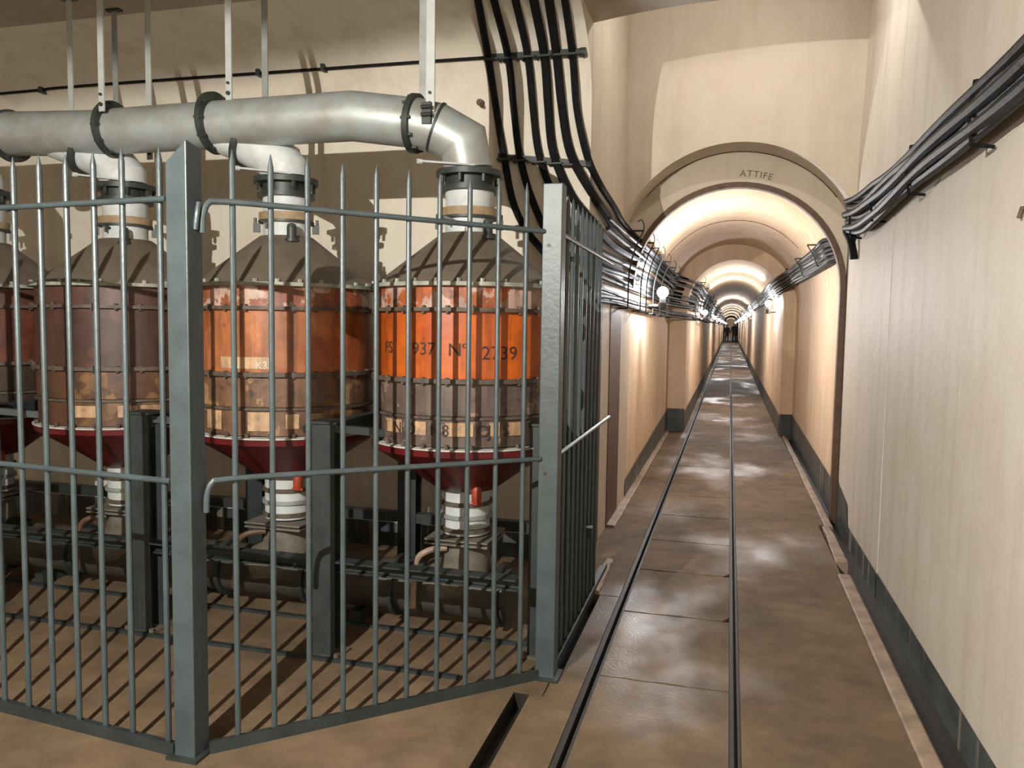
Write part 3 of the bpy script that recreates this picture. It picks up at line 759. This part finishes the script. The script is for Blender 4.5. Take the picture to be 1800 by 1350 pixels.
# right bundle before the arch
NR = 10
for i in range(NR):
    ph = i/NR*2*PI; P = []
    y = -4.0
    zc0 = 2.28
    while y < 6.45:
        zc = 2.315 + (.06 if y > 5.9 else 0)*((y-5.9)/.5 if y > 5.9 else 0)
        tw = .35*math.sin(y*.9+.4)
        rowi = (i - (NR-1)/2)/((NR-1)/2)
        spread = .092*(1+.25*math.sin(y*1.1+1.0))
        z = zc + rowi*spread + .010*math.sin(y*3.1+i*1.7)
        x = rx(2, y) - .03 - .035*abs(math.cos(ph+tw)) - (.03 if i % 2 else 0) - (.015*max(0, y-6) )
        P.append((x, y, z)); y += .36
    k = len(P)
    cz = 2.12 + .022*i
    P.append((.86-.02*(i % 2), 6.52, 2.37 + (i-4.5)*.028)); P.append((.935, 6.72, 2.30 + (i-4.5)*.024))
    P.append((.93, 7.0, 2.24+(i-4.5)*.018)); P.append((.90, 7.12, 2.215+(i-4.5)*.018))
    for y in (7.28, 7.8, 8.6, 9.6, 10.6, 11.5, 12.3, 14, 17, 21, 27, 35, 50, 75, 106):
        zz = (2.20 + (i-4.5)*.019 + .04*min(1, max(0, (y-8)/3)) - (.10 if y > YS else 0)) + .006*math.sin(i*2.2+y) + zs(y)
        P.append((tx(zz-zs(y), 1, y)-.012*(i % 2), y, zz))
    cable(P, .0215 + .004*((i*7) % 3)/2, 'glossy black cable on the right wall, %s counting up in the bunch' % ORD[i], 'glossy black cables bunched along the right wall', 4, n=8, mat='cable_wet')
# hanging cable loop by the right spring of the arch
m = MB(); m.tube(crom([(.82, 6.5, 2.28), (.85, 6.46, 2.20), (.868, 6.42, 2.10), (.872, 6.42, 2.06)]), .028, 8)
o = m.build('cable_end', 'cable', origin=(.86, 6.45, 2.1)); tag(o, 'short black cable stub hanging at the right spring of the arch', 'cable')

# wall conduit
m = MB(); m.tube(crom([(-8.5, 4.80, 3.19), (-5.292,4.79,3.192),(-4.662,4.787,3.199),(-3.346,4.79,3.192),(-2.662,4.795,3.187),(-2.099,4.798,3.184),(-1.494,4.80,3.178)]), .010, 8)
o = m.build('wall_conduit', 'cable', origin=(-4.5, 4.79, 3.19)); tag(o, 'thin dark conduit running level along the top of the back wall', 'conduit')
for k, x in enumerate((-4.9, -3.1, -2.62, -1.9)):
    m = MB(); m.box(x-.012, x+.012, 4.765, 4.825, 3.17, 3.212); o = m.build('conduit_clip', 'steel_dk', origin=(x, 4.79, 3.19), smooth=False)
    tag(o, 'small clip on the thin wall conduit, %s from the left' % ORD[k], 'clip', 'clips on the wall conduit')
# cable brackets
def bracket(a, b, hooks, label):
    a, b = Vector(a), Vector(b)
    t = thing('cable_bracket', label, 'bracket', tuple(a))
    m = MB(); m.obox((0, 0, 0), b-a, .03, .035); m.build('bracket_bar', 'steel_dk', t, smooth=False)
    for h in hooks:
        p = (b-a)*h
        m = MB(); m.tube([p+Vector((-.045, .03, -.02)), p+Vector((-.04, -.04, -.02)), p+Vector((.04, -.04, -.02)), p+Vector((.045, .03, -.02))], .008, 6); m.build('saddle_clip', 'steel_dk', t)
    m = MB(); p = (b-a); m.cyl(p+Vector((-.02, 0, 0)), p+Vector((.012, 0, 0)), .026, 8); m.build('end_cap', 'steel_dk', t)
bracket((-1.52, 4.80, 3.176), (-.90, 4.80, 3.168), [.08, .26, .46, .64, .77, .92], 'upper dark bracket bar holding the six cables high on the back wall')
bracket((-1.46, 4.925, 2.60), (-.872, 4.925, 2.53), [.08, .25, .46, .64, .80], 'lower dark bracket bar holding the six cables on the back wall')
# wall stub anchors
m = MB(); m.cyl((-1.583, 4.95, 2.946), (-1.583, 4.90, 2.94), .022, 10); m.cyl((-1.583, 4.915, 2.95), (-1.565, 4.90, 2.91), .012, 6)
o = m.build('wall_anchor', 'frame_brown', origin=(-1.583, 4.95, 2.946)); tag(o, 'small rusty anchor stub on the back wall left of the cables', 'anchor')
m = MB(); m.tube([(.925, 2.93, 1.93), (.895, 2.93, 1.925), (.89, 2.94, 1.895)], .007, 6)
o = m.build('wall_hook', 'frame_brown', origin=(.92, 2.93, 1.92)); tag(o, 'tiny dark hook on the right wall at the edge of view', 'hook')
# cable racks with hooks in the tunnel (left) and clamps (right)
def rack(y, side, z0, z1, label, grp, hook=True):
    xw = (AC if y < YS else .055) + side*(.885 if y < YS else .675)
    t = thing('cable_rack', label, 'bracket', (xw, y, zs(y)), grp)
    m = MB()
    pts = []
    for k in range(8):
        z = z0+(z1-z0)*k/7; pts.append((tx(z, side, y) - side*.045 - xw, 0, z))
    m.tube(pts, .006, 6); m.build('rack_bar', 'steel_dk', t)
    if hook:
        p = Vector(pts[-1]); m = MB(); m.tube(crom([p, p+Vector((-side*-.0, 0, .05)), p+Vector((side*.02, 0, .085)), p+Vector((side*.05, 0, .07))], 4), .0045, 6); m.build('hook', 'steel_dk', t)
    for z in (z0, z1): 
        m = MB(); xx = tx(z, side, y)-side*.045-xw; m.cyl((xx, 0, z), (xx+side*.10, 0, z), .008, 6); m.build('wall_pin', 'steel_dk', t)
ys = [6.35, 7.25, 7.75, 8.45, 9.3, 10.2, 11.2, 13, 15, 17.5, 20, 23, 27, 31, 36]
for k, y in enumerate(ys): rack(y, -1, 1.68, 2.29 if y < YS else 2.26, 'small dark hooked rack under the left wall cables, %s from the viewer' % ORD[k], 'cable racks on the left tunnel wall')
for k, y in enumerate((8.1, 9.6, 11.2, 12.8, 15.5, 19, 24, 30)): rack(y, 1, 2.14 if y < YS else 2.03, 2.34 if y < YS else 2.2, 'small dark clip on the right tunnel wall cables, %s inside the arch' % ORD[k], 'cable clips on the right tunnel wall', False)
for k, y in enumerate((1.2, 2.2, 3.25, 4.3, 5.3, 6.2)):
    x = rx(2, y)
    m = MB(); m.tube([(x-.01, y, 2.435), (x-.085, y, 2.425), (x-.10, y, 2.31), (x-.085, y, 2.20), (x-.01, y, 2.19)], .007, 6)
    o = m.build('cable_clamp', 'cable', origin=(x, y, 2.3)); tag(o, 'dark clamp strap round the right wall cables, %s from the viewer' % ORD[k], 'clamp', 'clamps round the right wall cables')

# ================================================================ LAMPS
def ico(m, c, r, n=12, k=8):
    prof = [(max(.0005, r*math.sin(PI*i/k)), -r*math.cos(PI*i/k)) for i in range(k+1)]
    m.lathe(prof, c, n)
def wall_lamp(x, y, z, side, r, label, grp='bare bulb lamps along the tunnel walls'):
    z += zs(y)
    t = thing('wall_lamp', label, 'lamp', (x, y, z), grp)
    m = MB(); ico(m, (0, 0, 0), r); m.build('bulb', 'bulb_tun', t)
    m = MB(); m.cyl((0, 0, -r*1.0), (0, 0, -r-.05), r*.55, 12); m.cyl((0, 0, -r-.05), (0, 0, -r-.12), .045, 12); m.cyl((0, 0, -r-.085), (side*.14, 0, -r-.085), .02, 8)
    m.build('socket', 'black', t)
wall_lamp(-.66, 8.05, 1.885, -1, .055, 'nearest bare bulb lamp, glaring on the left tunnel wall below the cables')
LY = [16.5, 27, 37.5, 48, 60, 74, 103]; RY = [13.9, 28, 42, 56, 70, 105]
for k, y in enumerate(LY): wall_lamp(-.50, y, 1.84, -1, .05, 'bare bulb lamp on the left tunnel wall, %s' % ['second nearest on that side', 'third nearest on that side', 'fourth nearest on that side', 'fifth nearest on that side', 'sixth nearest on that side', 'seventh nearest on that side', 'farthest on that side'][k])
for k, y in enumerate(RY): wall_lamp(.60, y, 1.96, 1, .05, 'bare bulb lamp on the right tunnel wall, %s' % ['nearest on that side', 'second nearest on that side', 'third nearest on that side', 'fourth nearest on that side', 'fifth nearest on that side', 'farthest on that side'][k])
def shade_lamp(x, y, z, rp, hp, top, mat, r, label, tilt=0.0):
    t = thing('hanging_lamp', label, 'lamp', (x, y, z)); t.rotation_euler.y = tilt
    m = MB(); ico(m, (0, 0, 0), r, 14, 8); m.build('bulb', mat, t)
    m = MB(); m.lathe([(.04, hp+.05), (rp*.6, hp+.04), (rp, hp), (rp-.004, hp+.001), (rp*.6, hp+.034), (.03, hp+.044)], n=40); m.build('lamp_shade', 'steel_dk', t)
    m = MB(); m.cyl((0, 0, r*.9), (0, 0, hp+.06), .02, 10); m.cyl((0, 0, hp+.05), (0, 0, top-z), .008, 8); m.build('lamp_rod', 'steel_dk', t)
shade_lamp(-1.55, -.35, 2.58, .50, .070, 3.4, 'bulb_hall', .012, 'shaded bulb lamp hanging over the walkway left of the viewer', -.09)
shade_lamp(.10, 5.35, 3.80, .10, .05, 4.2, 'bulb_vault', .035, 'shaded bulb lamp hanging under the tall vault before the arch')

# ================================================================ PEOPLE far down the tunnel
def person(x, y, hgt, coat, label, hat=None, rz=0.0):
    z = zs(y)
    t = thing('person', label, 'person', (x, y, z), None, rz); s = hgt/1.75
    J = {'pel': (0,0,.95,.15), 'che': (0,0,1.30,.18), 'nek': (0,0,1.47,.06), 'hd': (0,.01,1.56,.085), 'ht': (0,0,1.68,.09),
         'hl': (-.10,0,.90,.10), 'kl': (-.11,-.03,.50,.07), 'al': (-.12,.02,.08,.05), 'fl': (-.12,-.14,.035,.04),
         'hr': (.10,0,.90,.10), 'kr': (.11,.06,.50,.07), 'ar': (.12,.10,.08,.05), 'fr': (.12,-.05,.035,.04),
         'sl': (-.20,0,1.40,.075), 'el': (-.27,.0,1.12,.055), 'wl': (-.28,-.08,.88,.04), 'nl': (-.28,-.11,.80,.035),
         'sr': (.20,0,1.40,.075), 'er': (.27,.0,1.12,.055), 'wr': (.28,-.08,.88,.04), 'nr': (.28,-.11,.80,.035)}
    E = [('pel','che'),('che','nek'),('nek','hd'),('hd','ht'),('pel','hl'),('hl','kl'),('kl','al'),('al','fl'),('pel','hr'),('hr','kr'),('kr','ar'),('ar','fr'),
         ('che','sl'),('sl','el'),('el','wl'),('wl','nl'),('che','sr'),('sr','er'),('er','wr'),('wr','nr')]
    ks = list(J); me = D.meshes.new('body')
    me.from_pydata([(J[k][0]*s, J[k][1]*s, J[k][2]*s) for k in ks], [(ks.index(a), ks.index(b)) for a, b in E], [])
    me.materials.append(MATS[coat])
    o = D.objects.new('body', me); COL.objects.link(o); o.parent = t
    o.modifiers.new('skin', 'SKIN'); o.modifiers.new('sub', 'SUBSURF').levels = 1
    for i, k in enumerate(ks):
        sv = me.skin_vertices[0].data[i]; sv.radius = (J[k][3]*s, J[k][3]*s); sv.use_root = (k == 'pel')
    m = MB(); ico(m, (0, -.02*s, 1.635*s), .105*s, 14, 10); m.build('face', 'skin', t)
    m = MB(); ico(m, (0, .012*s, 1.665*s), .115*s, 14, 10); m.build('hat' if hat else 'hair', hat or 'coat', t)
    m = MB(); m.lathe([(.17*s, .62*s), (.20*s, .9*s), (.215*s, 1.15*s), (.20*s, 1.36*s), (.10*s, 1.46*s)], n=20); m.build('coat', coat, t)
person(-.28, 80, 1.66, 'coat2', 'person in a slate coat and red cap standing far down the tunnel', 'redhat', .2)
person(.38, 78, 1.82, 'coat', 'person in a dark coat standing in the middle, far down the tunnel', None, -.2)
person(.62, 81, 1.72, 'coat', 'person in black half hidden behind the others at the tunnel right wall', None, 0)
